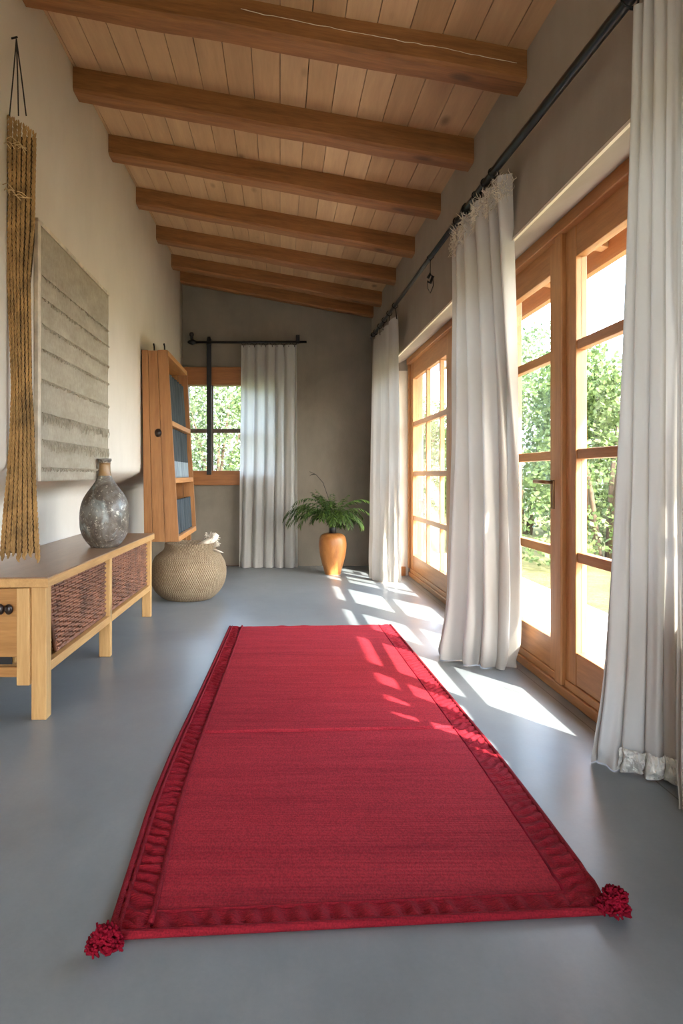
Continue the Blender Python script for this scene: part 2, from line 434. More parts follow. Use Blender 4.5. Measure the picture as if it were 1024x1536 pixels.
# ceiling boards
PW = 0.1315
m = MB(); x = -9 * PW
i = 0
while x < XR + 0.02:
    a, b = x + 0.0018, x + PW - 0.0018
    for yy0, yy1 in ((Y0, YB + 0.02),):
        z = lambda X, Y: ceil_z(X, Y)
        m.hexa([(a, yy0, z(a, yy0)), (b, yy0, z(b, yy0)), (b, yy1, z(b, yy1)), (a, yy1, z(a, yy1)),
                (a, yy0, z(a, yy0) + .025), (b, yy0, z(b, yy0) + .025), (b, yy1, z(b, yy1) + .025), (a, yy1, z(a, yy1) + .025)])
    x += PW; i += 1
x0, x1 = -1.6, 1.45
m.cur = 1
zc = lambda X, Y: ceil_z(X, Y) + 0.03
m.hexa([(x0, Y0 - .3, zc(x0, Y0)), (x1, Y0 - .3, zc(x1, Y0)), (x1, YB + .3, zc(x1, YB)), (x0, YB + .3, zc(x0, YB)),
        (x0, Y0 - .3, zc(x0, Y0) + .15), (x1, Y0 - .3, zc(x1, Y0) + .15), (x1, YB + .3, zc(x1, YB) + .15), (x0, YB + .3, zc(x0, YB) + .15)])
struct(m.build('ceiling', [M['plank'], M['roof']], bevel=0.0), 'sloping ceiling of pale wooden boards', 'ceiling')
# beams
ords = ['nearest, with a long pale crack', 'second nearest', 'third nearest', 'middle, fourth', 'fifth', 'sixth', 'farthest, hard against the back wall']
for i, y in enumerate((2.70, 3.44, 4.15, 4.95, 5.75, 6.55, 7.14)):
    bw, bh = (0.125, 0.128) if i < 6 else (0.10, 0.12)
    loc = (0, y, ceil_z(0, y) - bh)
    m = MB(); N = 24
    def bp(u, a):
        x = lerp(XL - 0.02, XR + 0.01, u)
        wy = 0.008 * noise.noise((x * 2.2, i * 7.1, 0)); wz = 0.006 * noise.noise((x * 2.6, i * 3.7, 5))
        zt = ceil_z(x, y) + 0.004
        c = 0.014
        ring = [(0, 0), (0, -bh + c), (c, -bh), (bw - c, -bh), (bw, -bh + c), (bw, 0)]
        return [(x, y + p + wy, zt + q + (wz if q < 0 else 0)) for p, q in ring][a]
    for u in range(N + 1):
        for a in range(6): m.v.append(bp(u / N, a))
    for u in range(N):
        for a in range(6):
            p = u * 6 + a; q = u * 6 + (a + 1) % 6
            m.f.append([p, q, q + 6, p + 6]); m.mi.append(0)
    m.f.append(list(range(6))[::-1]); m.mi.append(0); m.f.append([N * 6 + a for a in range(6)]); m.mi.append(0)
    o = m.build('ceiling_beam', M['beam']); rehome(o, loc)
    tag(o, 'rough honey-coloured wooden ceiling beam, the ' + ords[i] + ' of the seven', 'beam', 'beams across the sloping ceiling')
    if i == 0:
        cr = MB(); pts = []
        for q in range(60):
            u = 0.44 + 0.54 * q / 59; x = lerp(XL, XR, u)
            pts.append((x, y - 0.0005 + 0.008 * noise.noise((x * 2.2, 0, 0)), ceil_z(x, y) - 0.055 + 0.03 * (0.75 - u) + 0.006 * noise.noise((x * 7, 2, 2)) + 0.004 * noise.noise((x * 23, 4, 2))))
        o2 = cr.tube(pts, [0.001 + 0.0016 * abs(noise.noise((q * 0.3, 0, 0))) for q in range(60)], 5).build('crack', M['fringe'], o, smooth=True); tag(o2, 'pale raised crack along the beam')

# baseboards
struct(MB().box(0.97, 1.24, 6.585, 6.607, 0, 0.09).build('baseboard_right', M['doorY'], bevel=0.003), 'short wooden baseboard beside the far glazed door', 'baseboard')
struct(MB().box(-1.4, -0.4, YB - 0.008, YB, 0, 0.012).build('baseboard_back', M['mull']), 'thin dark baseboard under the back window', 'baseboard')

# ------------------------------------------------------------------ back window
wd = empty('window_1', (-0.56, YB, 0.88), 'wood-framed window with dark mullions in the back wall', 'window', None, 'structure')
MB().box(WX0 - 0.03, WX1 + 0.05, YB - 0.035, YB + 0.12, 1.98, 2.175).build('header_board', M['winX'], wd, bevel=0.006)
MB().box(WX0 - 0.03, WX1 + 0.05, YB - 0.05, YB + 0.12, 0.885, 1.045).build('sill', M['winX'], wd, bevel=0.006)
MB().box(WX1, WX1 + 0.05, YB + 0.0, YB + 0.12, 1.045, 1.98).build('jamb', M['mull'], wd)
MB().box(-0.795, -0.735, YB + 0.02, YB + 0.08, 1.045, 1.98).build('mullion', M['mull'], wd, bevel=0.004)
MB().box(WX0, WX1, YB + 0.025, YB + 0.075, 1.46, 1.505).build('crossbar', M['mull'], wd, bevel=0.004)
for (a, b) in ((WX0, -0.795), (-0.735, WX1)):
    for (c, d) in ((1.045, 1.46), (1.505, 1.98)):
        MB().box(a, b, YB + 0.048, YB + 0.052, c, d).build('pane', M['glass'], wd)

# ------------------------------------------------------------------ glazed doors in the right wall
DX0, DX1 = 1.285, 1.335
def leaf(parent, y0, y1, sn, sf, cols=(), barw=0.03, top=1.95, bot=0.225, bars=(1.565, 1.09, 0.64), thin=()):
    lf = MB()
    lf.box(DX0, DX1, y0, y0 + sn, 0.08, 2.115); lf.box(DX0, DX1, y1 - sf, y1, 0.08, 2.115)
    o = lf.build('stile', M['doorZ'], parent, bevel=0.004)
    MB().box(DX0 + 0.003, DX1 - 0.003, y0 + sn, y1 - sf, top, 2.112).build('top_rail', M['doorY'], parent, bevel=0.003)
    MB().box(DX0 + 0.003, DX1 - 0.003, y0 + sn, y1 - sf, 0.082, bot).build('bottom_rail', M['doorY'], parent, bevel=0.003)
    for z in bars: MB().box(DX0 + 0.006, DX1 - 0.004, y0 + sn, y1 - sf, z - 0.022, z + 0.022).build('glazing_bar', M['doorY'], parent, bevel=0.004)
    cs = [(c, 0.018) for c in cols] + [(c, 0.011) for c in thin]
    for c, hw in cs: MB().box(DX0 + 0.008, DX1 - 0.006, c - hw, c + hw, bot, top).build('glazing_bar', M['doorZ'], parent, bevel=0.003)
    ed = [y0 + sn] + sorted(c for c, _ in cs) + [y1 - sf]; zs = [bot] + sorted(bars) + [top]
    for a, b in zip(ed, ed[1:]):
        for c, d in zip(zs, zs[1:]): MB().box(1.308, 1.312, a, b, c, d).build('pane', M['glass'], parent)
def frame(parent, y0, y1):
    MB().box(1.25, 1.40, y0, y1, 2.085, 2.225).build('head_board', M['doorY'], parent, bevel=0.005)
    MB().box(1.268, 1.41, y0, y1, 0.0, 0.045).build('threshold', M['doorY'], parent, bevel=0.006)
    MB().box(1.28, 1.40, y0, y1, 0.045, 0.08).build('sill', M['doorY'], parent, bevel=0.004)
d1 = empty('door_1', (1.31, 3.0, 0), 'glazed wooden double door between the middle and near curtains', 'door', None, 'structure')
frame(d1, 2.14, 3.93)
leaf(d1, 2.18, 3.00, 0.07, 0.1)
leaf(d1, 3.07, 3.86, 0.105, 0.1)
MB().box(1.262, 1.345, 2.998, 3.072, 0.05, 2.12).build('meeting_post', M['doorZ'], d1, bevel=0.006)
MB().box(1.30, 1.36, 2.12, 2.18, 0.08, 2.09).build('jamb', M['doorZ'], d1, bevel=0.004)
MB().box(1.26, 1.40, 3.86, 3.93, 0.08, 2.09).build('jamb', M['doorZ'], d1, bevel=0.004)
MB().box(1.268, 1.284, 3.10, 3.125, 0.84, 0.975).build('handle_plate', M['brass'], d1, bevel=0.003)
MB().tube([(1.284, 3.112, 0.965), (1.235, 3.112, 0.965), (1.23, 3.12, 0.966), (1.23, 3.225, 0.968)], 0.009, 10).build('handle', M['brass'], d1, smooth=True)
d2 = empty('door_2', (1.31, 5.3, 0), 'tall glazed wooden door with a grid of panes beside the far curtain', 'door', None, 'structure')
frame(d2, 3.93, 6.60)
leaf(d2, 4.96, 6.56, 0.2, 0.1, (5.90,), thin=(5.40,), bars=(1.49, 1.01, 0.585), top=1.93, bot=0.12 + 0.1)
MB().box(1.262, 1.345, 4.90, 4.965, 0.05, 2.12).build('meeting_post', M['doorZ'], d2, bevel=0.006)
leaf(d2, 3.99, 4.90, 0.1, 0.1)
MB().box(1.26, 1.40, 6.56, 6.60, 0.08, 2.09).build('jamb', M['doorZ'], d2, bevel=0.004)
w2 = empty('window_2', (1.33, 1.85, 0.8), 'narrow side window hidden behind the near curtains', 'window', None, 'structure')
for ya, yb in ((1.46, 1.76), (1.88, 2.12)):
    MB().box(1.32, 1.35, ya, yb, 1.09, 1.12).build('glazing_bar', M['doorY'], w2)
    MB().box(1.333, 1.337, ya, yb, 0.76, 1.95).build('pane', M['glass'], w2)
pn = MB().box(1.278, 1.2815, 5.93, 6.14, 0.66, 0.77).build('note_paper', M['paper'], bevel=0.0)  # small white patch on the far door
rehome(pn, (1.28, 6.03, 0.66)); tag(pn, 'small white paper square stuck to the far glazed door', 'paper')

# ------------------------------------------------------------------ eave outside
ev = empty('trim_2', (1.7, 3.5, 2.4), 'wooden roof overhang outside the glazed doors', 'trim', None, 'structure')
def ez(x): return 2.72 - (x - 1.0) * 0.19
m = MB(); yy = -1.5
while yy < 8.5:
    m.hexa([(1.42, yy, ez(1.42)), (2.07, yy, ez(2.07)), (2.07, yy + .145, ez(2.07)), (1.42, yy + .145, ez(1.42)),
            (1.42, yy, ez(1.42) + .03), (2.07, yy, ez(2.07) + .03), (2.07, yy + .145, ez(2.07) + .03), (1.42, yy + .145, ez(1.42) + .03)]); yy += 0.15
m.build('soffit_board', M['doorY'], ev)
for q in range(12):
    y = -0.6 + q * 0.8 - 0.1
    MB().hexa([(1.42, y, ez(1.42) - .13), (2.02, y, ez(2.02) - .13), (2.02, y + .09, ez(2.02) - .13), (1.42, y + .09, ez(1.42) - .13),
               (1.42, y, ez(1.42)), (2.02, y, ez(2.02)), (2.02, y + .09, ez(2.02)), (1.42, y + .09, ez(1.42))]).build('rafter', M['oakX'], ev, bevel=0.006)
MB().box(2.02, 2.07, -1.5, 8.5, ez(2.07) - 0.2, ez(2.07) + 0.03).build('fascia', M['doorY'], ev)

# ------------------------------------------------------------------ console
def wx(y): return lerp(-0.94, -0.895, (y - 2.72) / 2.02)   # front face of the console along its length
CT = 0.584
con = empty('console_table', (-1.17, 3.73, 0), 'low oak console with wicker-fronted bays against the left wall', 'console table')
def slab(x0f, x1f, y0, y1, z0, z1):
    return [(x0f(y0), y0, z0), (x1f(y0), y0, z0), (x1f(y1), y1, z0), (x0f(y1), y1, z0), (x0f(y0), y0, z1), (x1f(y0), y0, z1), (x1f(y1), y1, z1), (x0f(y1), y1, z1)]
bk = lambda y: -1.405
MB().hexa(slab(bk, wx, 2.70, 4.745, CT - 0.006, CT)).build('tabletop', M['oaktop'], con, bevel=0.002)
MB().hexa(slab(bk, lambda y: wx(y) + 0.001, 2.699, 4.746, CT - 0.042, CT - 0.005)).build('top_edge', M['oakY'], con, bevel=0.003)
LG = 0.062
for (y, f, zz) in ((2.715, 0, 0), (3.655, 0, 0), (4.68, 0, 0), (2.735, 1, 0), (4.68, 1, 0)):
    x1 = (wx(y) - 0.012) if not f else -1.34
    MB().box(x1 - LG, x1, y, y + LG - (0.02 if y > 3 else 0), 0.0, CT - 0.042).build('leg', M['oakZ'], con, bevel=0.004)
fr = lambda y: wx(y) - 0.014
frb = lambda y: wx(y) - 0.05
m = MB(); m.hexa(slab(frb, fr, 2.775, 3.655, 0.185, 0.225)); m.hexa(slab(frb, fr, 3.70, 4.68, 0.185, 0.225))
m.build('front_rail', M['oakY'], con, bevel=0.004)
MB().hexa(slab(bk, frb, 2.78, 4.72, 0.19, 0.21)).build('bottom_board', M['oakY'], con)
MB().hexa(slab(lambda y: wx(y) - 0.19, lambda y: wx(y) - 0.175, 2.80, 4.68, 0.21, CT - 0.043)).build('back_panel', M['oakY'], con)
# near end: a framed drawer facing the viewer
MB().box(-1.068, -1.016, 2.70, 2.73, 0.145, CT - 0.044).build('end_stile', M['oakZ'], con, bevel=0.003)
MB().box(-1.40, -1.068, 2.715, 2.74, 0.175, 0.215).build('end_rail', M['oakX'], con, bevel=0.003)
dr = MB().box(-1.39, -1.070, 2.722, 2.742, 0.255, 0.535).build('drawer', M['oakX'], con, bevel=0.003)
kb = MB(); pr = [(0.006, 0), (0.006, 0.012), (0.014, 0.018), (0.017, 0.026), (0.012, 0.034), (0.002, 0.036)]
for xx in (-1.098, -1.132):
    k0 = len(kb.v); kb.lathe(pr, (0, 0, 0), 16)
    for q in range(k0, len(kb.v)):
        v = kb.v[q]; kb.v[q] = (xx + v[0], 2.722 - v[2], 0.455 + v[1] * 1.3)
kb.build('knob', M['knob'], dr, smooth=True)
MB().box(-1.40, -1.07, 3.0, 3.02, 0.21, 0.53).build('inner_panel', M['mull'], con)
MB().box(-1.40, -1.11, 2.76, 2.765, 0.215, 0.25).build('gap_board', M['neck'], con)  # black strip standing in for the shade in the gap below the drawer
# wicker panels
def wicker(y0, y1, z0, z1, slant):
    m = MB(); rows = 25; H = z1 - z0
    ns = 16
    def yl(z): return y0 + slant * (1 - (z - z0) / H)
    m.cur = 0
    for j in range(ns + 1):
        pts = []
        for q in range(9):
            z = lerp(z0, z1, q / 8); y = lerp(yl(z), y1, j / ns); pts.append((wx(y) - 0.045, y, z))
        m.tube(pts, 0.004, 6)
    for r in range(rows):
        z = lerp(z0 + 0.006, z1 - 0.004, r / (rows - 1)); pts = []; n = ns * 6
        for q in range(n + 1):
            t = q / n; y = lerp(yl(z), y1, t)
            a = math.cos(PI * (t * ns + (r % 2)))
            pts.append((wx(y) - 0.045 + 0.0085 * a, y, z + 0.003 * noise.noise((y * 20, r * 3.1, 0)) + 0.003 * a))
        m.tube(pts, 0.0056, 6)
    m.tube([(wx(y0) - 0.043, yl(z1), z1), (wx(y0) - 0.043, yl(z0), z0)], 0.009, 8)
    m.tube([(wx(yl(z0)) - 0.043, yl(z0), z0), (wx(y1) - 0.043, y1, z0)], 0.009, 8)
    return m
wicker(2.79, 3.65, 0.235, CT - 0.047, 0.12).build('wicker_panel', M['wicker'], con, smooth=True)
wicker(3.71, 4.66, 0.235, CT - 0.047, 0.02).build('wicker_panel', M['wicker'], con, smooth=True)

# vase
VX, VY = -1.012, 3.85
vs = empty('vase', (VX, VY, CT), 'bulbous mottled grey stoneware bottle vase standing on the oak console', 'vase')
pr = [(0.08, 0), (0.092, 0.003), (0.118, 0.03), (0.143, 0.066), (0.160, 0.11), (0.166, 0.165), (0.166, 0.21), (0.160, 0.26), (0.145, 0.305), (0.118, 0.348), (0.088, 0.385), (0.062, 0.42), (0.047, 0.45), (0.040, 0.475), (0.038, 0.50), (0.038, 0.528), (0.0405, 0.532), (0.0385, 0.538), (0.040, 0.545), (0.046, 0.552), (0.046, 0.563), (0.040, 0.566), (0.032, 0.562), (0.03, 0.52), (0.03, 0.48)]
def refine(pr, n=4):
    out = []
    for i in range(len(pr) - 1):
        p0 = pr[max(i - 1, 0)]; p1 = pr[i]; p2 = pr[i + 1]; p3 = pr[min(i + 2, len(pr) - 1)]
        for k in range(n):
            t = k / n
            out.append(tuple(0.5 * (2 * p1[d] + (p2[d] - p0[d]) * t + (2 * p0[d] - 5 * p1[d] + 4 * p2[d] - p3[d]) * t * t + (3 * p1[d] - p0[d] - 3 * p2[d] + p3[d]) * t ** 3) for d in (0, 1)))
    out.append(pr[-1]); return out
pr = [(a * 0.85, b * 0.9) for a, b in refine(pr[:17], 3) + pr[17:]]
MB().lathe(pr, (VX, VY, CT), 64, 0.02).build('vase_body', M['vase'], vs, smooth=True)

# ------------------------------------------------------------------ hanging rope bundle
rb = empty('rope_hanging', (-1.02, 2.62, 0.66), 'long braided ochre rope bundle hanging from dark cords on the left wall', 'rope hanging')
ZT, ZB = 2.41, 0.662
def rope_mb(j, n):
    """One plaited strand: two columns of slanted lumps meeting in a V."""
    m = MB(); p = 0.021; z = ZT - 0.012 * j; zend = ZB + 0.01 * ((j * 7) % 3) - 0.012 * j / n; k_ = 0
    while z > zend + 0.012:
        t = (ZT - z) / (ZT - ZB)
        wdt = poly([(0, 0.13), (0.25, 0.125), (0.35, 0.095), (0.6, 0.085), (0.75, 0.105), (0.9, 0.14), (1, 0.165)], t)
        u = (j + 0.5) / n - 0.5; h = wdt / n * 0.5
        cx = poly([(0, -1.018), (0.35, -1.025), (0.7, -1.012), (1, -1.022)], t) + u * wdt + 0.002 * noise.noise((j * 5.1, z * 5, 2))
        cy = 2.62 - 0.012 * (1 - (2 * u) ** 2) + 0.003 * noise.noise((j * 3.3, z * 4, 0))
        sg = 1 if k_ % 2 else -1
        a = Vector((cx + sg * h * 0.62, cy + 0.004, z + p * 0.75)); b = Vector((cx - sg * h * 0.05, cy + 0.001, z - p * 0.75))
        mid = (a + b) / 2 + Vector((sg * h * 0.12, -0.0045, 0)); r = h * 0.5 * R.uniform(0.85, 1.1)
        m.tube([a, a.lerp(mid, 0.5) + Vector((0, -0.0015, 0)), mid, mid.lerp(b, 0.5) + Vector((0, -0.0015, 0)), b], [r * 0.35, r * 0.85, r, r * 0.85, r * 0.35], 7)
        z -= p * 0.5; k_ += 1
    return m
m = MB()
def shadef(u, v):  # dark backing sheet; shade between the strands is put into its colour
    z = lerp(ZT - 0.085, ZB + 0.03, v); wdt = poly([(0, 0.13), (0.25, 0.125), (0.35, 0.095), (0.6, 0.085), (0.75, 0.105), (0.9, 0.14), (1, 0.165)], v)
    return (poly([(0, -1.018), (0.35, -1.025), (0.7, -1.012), (1, -1.022)], v) + (u - 0.5) * wdt * 0.86, 2.632 - 0.012 * (1 - (2 * u - 1) ** 2), z)
m.grid(shadef, 14, 60); m.build('core', M['ropecore'], rb, smooth=True, solid=0.006)
for j in range(7): rope_mb(j, 7).build('strand', M['rope'], rb, smooth=True)
for z, w_ in ((2.29, 0.10), (2.11, 0.10)):
    m = MB()
    for q in range(9):
        a = R.uniform(-0.05, 0.02); b = a + R.uniform(0.02, 0.05); zz = z + R.uniform(-0.012, 0.012) - (a + 0.05) * 0.5
        m.tube([(-1.02 + a, 2.565, zz), (-1.02 + (a + b) / 2, 2.557, zz + R.uniform(-.01, .01)), (-1.02 + b, 2.567, zz - R.uniform(0, 0.03))], 0.0014, 5)
    m.build('tie', M['twine'], rb, smooth=True)
m = MB()
top = (-1.05, 2.655, 2.735)
for dx in (-0.035, 0.0, 0.03): m.tube([top, ((top[0] + -1.02 + dx) / 2, 2.63, 2.57), (-1.02 + dx, 2.60, 2.40)], 0.0028, 6)
m.build('hanging_cord', M['cord'], rb, smooth=True)
MB().tube([(-1.075, 2.658, 2.738), (-1.045, 2.653, 2.742)], 0.004, 8).build('nail', M['iron'], rb)

# ------------------------------------------------------------------ tapestry
tp = empty('wall_hanging', (-1.05, 3.5, 0.97), 'pale grey woven linen wall hanging with rows of tufted fringe', 'wall hanging')
TY0, TY1, TZ0, TZ1 = 2.93, 4.10, 0.97, 2.10
m = MB()
def tf(u, v):
    y = lerp(TY0, TY1, u); z = lerp(TZ0, TZ1, v)
    d = 0.006 * noise.noise((y * 3, z * 3, 1)) + 0.004 * noise.noise((y * 12, z * 9, 4))
    e = 0.006 * noise.noise((z * 9, 3.3, 8)) if u > 0.99 else 0
    return (XL + 0.014 + d * 0.7, y + e, z)
m.grid(tf, 120, 120); m.build('cloth', M['tapestry'], tp, smooth=True, solid=0.006)
m = MB()
for t in (0.055, 0.165, 0.27, 0.40, 0.52, 0.615, 0.72, 0.805):
    z = lerp(TZ0, TZ1, t); y = TY0 + 0.02; pts = []
    for q in range(50):
        yy = lerp(TY0 + 0.015, TY1 - 0.01, q / 49); pts.append((XL + 0.021, yy, z + 0.004 * noise.noise((yy * 6, t * 20, 0))))
    m.tube(pts, 0.0022, 6)
    L = 0.05 if t in (0.165, 0.27) else 0.018
    while y < TY1 - 0.02:
        if R.random() < (0.95 if t < 0.65 else 0.55):
            l = L * R.uniform(0.5, 1.2)
            m.tube([(XL + 0.022, y, z), (XL + 0.026, y + R.uniform(-.004, .004), z - l * 0.5), (XL + 0.022, y + R.uniform(-.006, .006), z - l)], [0.002, 0.0028, 0.001], 5)
        y += R.uniform(0.008, 0.02)
tag(m.build('fringe', M['tapestry'], tp, smooth=True), 'rows of tufts', None, None, 'stuff')
m = MB(); m.box(XL, XL + 0.02, TY0 - 0.035, TY0, TZ0, TZ1 + 0.012); m.box(XL, XL + 0.02, TY0 - 0.035, TY1 + 0.01, TZ1, TZ1 + 0.018)
m.build('edge_strip', M['slat'], tp, bevel=0.003)

# ------------------------------------------------------------------ bookcase leaning on the left wall
bc = empty('bookcase', (-0.93, 5.65, 0.0), 'tall leaning plank bookcase with three open bays by the back window', 'bookcase')
BZ0, BZ1, BY0, BY1 = 0.485, 1.955, 5.10, 6.18
def bf(z): return lerp(-0.775, -0.862, (z - BZ0) / (BZ1 - BZ0))
def bb(z): return lerp(-1.040, -1.058, (z - BZ0) / (BZ1 - BZ0))
def tz(a, b, y0, y1, z0, z1):   # a, b: functions of z
    return [(a(z0), y0, z0), (b(z0), y0, z0), (b(z0), y1, z0), (a(z0), y1, z0), (a(z1), y0, z1), (b(z1), y0, z1), (b(z1), y1, z1), (a(z1), y1, z1)]
for yy in (BY0, BY1 - 0.028):
    m = MB()
    for s0, s1 in ((0, 0.24), (0.25, 0.60), (0.61, 1.0)):
        fa = lambda z, s=s0: lerp(bb(z), bf(z), s); fb = lambda z, s=s1: lerp(bb(z), bf(z), s)
        m.hexa(tz(fa, fb, yy, yy + 0.028, BZ0, BZ1 - (0.004 if s0 == 0.25 else 0)))
    m.build('side_panel', M['caseZ'], bc, bevel=0.003)
MB().hexa(tz(lambda z: bb(z), lambda z: bb(z) + 0.012, BY0 + 0.028, BY1 - 0.028, BZ0, BZ1)).build('back_panel', M['caseZ'], bc)
for z in (BZ0 + 0.0, 0.935, 1.375, BZ1 - 0.04):
    nm = 'top_board' if z > 1.8 else ('bottom_board' if z < 0.6 else 'shelf')
    MB().hexa(tz(lambda q: bb(q) + 0.012, lambda q: bf(q) + 0.002, BY0 + 0.028, BY1 - 0.028, z, z + 0.04)).build(nm, M['caseY'], bc, bevel=0.003)
for (lx, ly) in ((-1.03, 5.12), (-1.03, 6.10), (-0.84, 6.10), (-0.84, 5.80)):
    MB().box(lx - 0.02, lx + 0.02, ly, ly + 0.05, 0, BZ0 + 0.005).build('leg', M['caseZ'], bc)
for hx in (-0.965, -0.885):
    MB().tube([(hx, 5.12, BZ1 - 0.03), (hx - 0.002, 5.118, BZ1 + 0.03), (hx - 0.006, 5.12, BZ1 + 0.05), (hx - 0.010, 5.13, BZ1 + 0.045)], 0.006, 6).build('hook', M['iron'], bc, smooth=True)
m = MB(); kx = lerp(bb(1.32), bf(1.32), 0.52); m.lathe([(0.001, 0), (0.022, 0.002), (0.027, 0.003), (0.001, 0.0055)], (0, 0, 0), 20)
m.v = [(kx + v[0], BY0 + 0.001 - v[2], 1.32 + v[1] * 1.2) for v in m.v]
m.build('knot', M['knob'], bc, smooth=True)
# pleated cloths in the bays
def pleated(z0, z1, y0, y1, mats, lab, zmid=None):
    m = MB()
    nu, nv = 150, 24
    def f(u, v):
        z = lerp(z0, z1, v); y = lerp(y0, y1, u)
        x = bf(z) - 0.045 + 0.022 * abs(math.sin(PI * (u * 7 + 0.15 * math.sin(v * 4)))) ** 0.8 + 0.006 * noise.noise((y * 8, z * 6, 2))
        return (x, y, z)
    m.grid(f, nu, nv)
    if zmid is not None:
        for i in range(len(m.f)):
            j = i // nu
            if lerp(z0, z1, (j + 0.5) / nv) < zmid: m.mi[i] = 1
    o = m.build('pleated_cloth', mats, None, smooth=True, solid=0.012)
    rehome(o, (-0.85, (y0 + y1) / 2, z0))
    tag(o, lab, 'cloth', 'pleated cloths in the bookcase')
pleated(1.418, 1.80, 5.15, 6.10, [M['blue'], M['blue']], 'dark green-blue pleated cloth in the top bay of the bookcase')
pleated(0.977, 1.368, 5.15, 6.10, [M['blue'], M['bluelight']], 'slate-blue pleated cloth with a pale lower third in the middle bay', 1.11)
pleated(0.527, 0.80, 5.15, 6.13, [M['blue'], M['blue']], 'low slate-blue pleated cloth in the bottom bay of the bookcase')

# ------------------------------------------------------------------ basket
bx, by = -0.745, 5.43
bs = empty('basket', (bx, by, 0), 'round bulging seagrass basket on the floor past the console', 'basket')
pr = [(0.02, 0.012), (0.17, 0.0), (0.205, 0.006), (0.255, 0.05), (0.29, 0.105), (0.307, 0.17), (0.308, 0.23), (0.292, 0.29), (0.262, 0.34), (0.225, 0.375), (0.208, 0.395), (0.205, 0.42), (0.212, 0.445), (0.204, 0.452), (0.190, 0.44), (0.19, 0.38), (0.2, 0.3)]
m = MB(); m.lathe(refine(pr, 3), (bx, by, 0), 96, 0.05)
for i, v in enumerate(m.v):
    if v[2] > 0.33: m.v[i] = (v[0] + 0.02 * (v[2] - 0.33) / 0.1, v[1], v[2] + 0.012 * noise.noise((v[0] * 9, v[1] * 9, 0)) * (v[2] - 0.33) / 0.1)
m.build('basket_body', M['basket'], bs, smooth=True)
m = MB()
cx, cy = bx + 0.19, by - 0.04
for q in range(150):
    a = R.uniform(0, 2 * PI); r0 = R.uniform(0, 0.045)
    p = Vector((cx + r0 * math.cos(a), cy + r0 * math.sin(a), 0.41 + R.uniform(0, 0.09)))
    d = Vector((math.cos(a) * 0.6 + 0.35, math.sin(a) * 0.5, R.uniform(0.0, 0.9))).normalized() * R.uniform(0.02, 0.05)
    m.tube([p, p + d * 0.6 + Vector((0, 0, 0.008)), p + d], [0.004, 0.003, 0.001], 4)
m.tube([(cx - 0.1, cy - 0.02, 0.43), (cx - 0.03, cy - 0.03, 0.455), (cx + 0.02, cy - 0.01, 0.49), (cx + 0.045, cy, 0.52)], [0.02, 0.028, 0.034, 0.02], 10)
m.tube([(cx + 0.02, cy - 0.04, 0.40), (cx + 0.07, cy - 0.05, 0.385), (cx + 0.10, cy - 0.05, 0.375)], [0.009, 0.007, 0.002], 6)
tag(m.build('handle_tuft', M['fringe'], bs, smooth=True), 'frayed straw handle on the rim')

# ------------------------------------------------------------------ pot with palm
px, py = 0.53, 6.72
pp = empty('clay_pot', (px, py, 0), 'ochre clay jar with a narrow black neck on the floor by the back wall', 'pot')
pr = [(0.02, 0.004), (0.074, 0.0), (0.08, 0.006), (0.094, 0.06), (0.114, 0.13), (0.130, 0.2), (0.138, 0.27), (0.139, 0.32), (0.130, 0.365), (0.108, 0.395), (0.07, 0.41), (0.04, 0.413)]
MB().lathe(refine(pr, 4), (px, py, 0), 48, 0.015).build('jar_body', M['pot'], pp, smooth=True)
MB().lathe([(0.03, 0.405), (0.036, 0.406), (0.036, 0.465), (0.034, 0.472), (0.024, 0.472), (0.024, 0.44)], (px, py, 0), 32).build('neck', M['neck'], pp, smooth=True)
pl = empty('potted_palm', (px, py, 0.46), 'small green feathery palm growing from the ochre clay jar', 'plant')
def frond(ax, az, L, droop, w, leaflets=16, bare=0.25, dead=False):
    """One arching frond: a stem and its paired leaflets."""
    m = MB(); base = Vector((px + R.uniform(-.012, .012), py + R.uniform(-.012, .012), 0.455))
    h = Vector((math.cos(ax), math.sin(ax), 0)); pts = []
    for q in range(15):
        t = q / 14
        el = az - droop * t ** 1.35
        if q == 0: p = base
        else: p = pts[-1] + (h * math.cos(el) + Vector((0, 0, math.sin(el)))) * (L / 14)
        pts.append(p.copy())
    m.tube(pts, [lerp(0.0035, 0.0008, q / 14) for q in range(15)], 5)
    side = h.cross(Vector((0, 0, 1)))
    for q in range(leaflets):
        t = lerp(bare, 1.0, (q + 0.3) / leaflets); i = min(13, int(t * 14)); p = pts[i].lerp(pts[i + 1], t * 14 - i)
        tan = (pts[i + 1] - pts[i]).normalized()
        for sgn in (-1, 1):
            ll = w * (0.45 + 0.8 * math.sin(PI * min(1, (t - bare) / (1 - bare) * 0.85 + 0.12))) * R.uniform(0.8, 1.15)
            d = (tan * 0.75 + side * sgn * R.uniform(0.55, 0.85) + Vector((0, 0, R.uniform(-0.35, 0.1)))).normalized()
            nrm = d.cross(tan).normalized(); wid = d.cross(nrm).normalized() * 0.0075
            a = p; b = p + d * ll * 0.5 + Vector((0, 0, -0.004)); c = p + d * ll + Vector((0, 0, -ll * 0.35))
            m.face([a, b - wid, b + wid]); m.face([b - wid, c, b + wid])
    return m
specs = []
for q in range(30):
    a = q * 2.399 + 0.3
    specs.append((a, R.uniform(1.15, 1.5), R.uniform(0.44, 0.60), R.uniform(1.9, 2.7), 0.075))
specs += [(PI, 1.25, 0.60, 2.4, 0.08), (PI + .3, 1.1, 0.56, 2.2, 0.08), (PI - .3, 1.2, 0.58, 2.5, 0.08), (PI + 0.1, 0.95, 0.5, 2.0, 0.08), (0.1, 1.15, 0.42, 2.6, 0.07), (-0.3, 1.2, 0.45, 2.6, 0.07),
          (PI + 0.5, 1.4, 0.5, 2.0, 0.08), (PI - 0.6, 1.45, 0.5, 1.9, 0.08)]
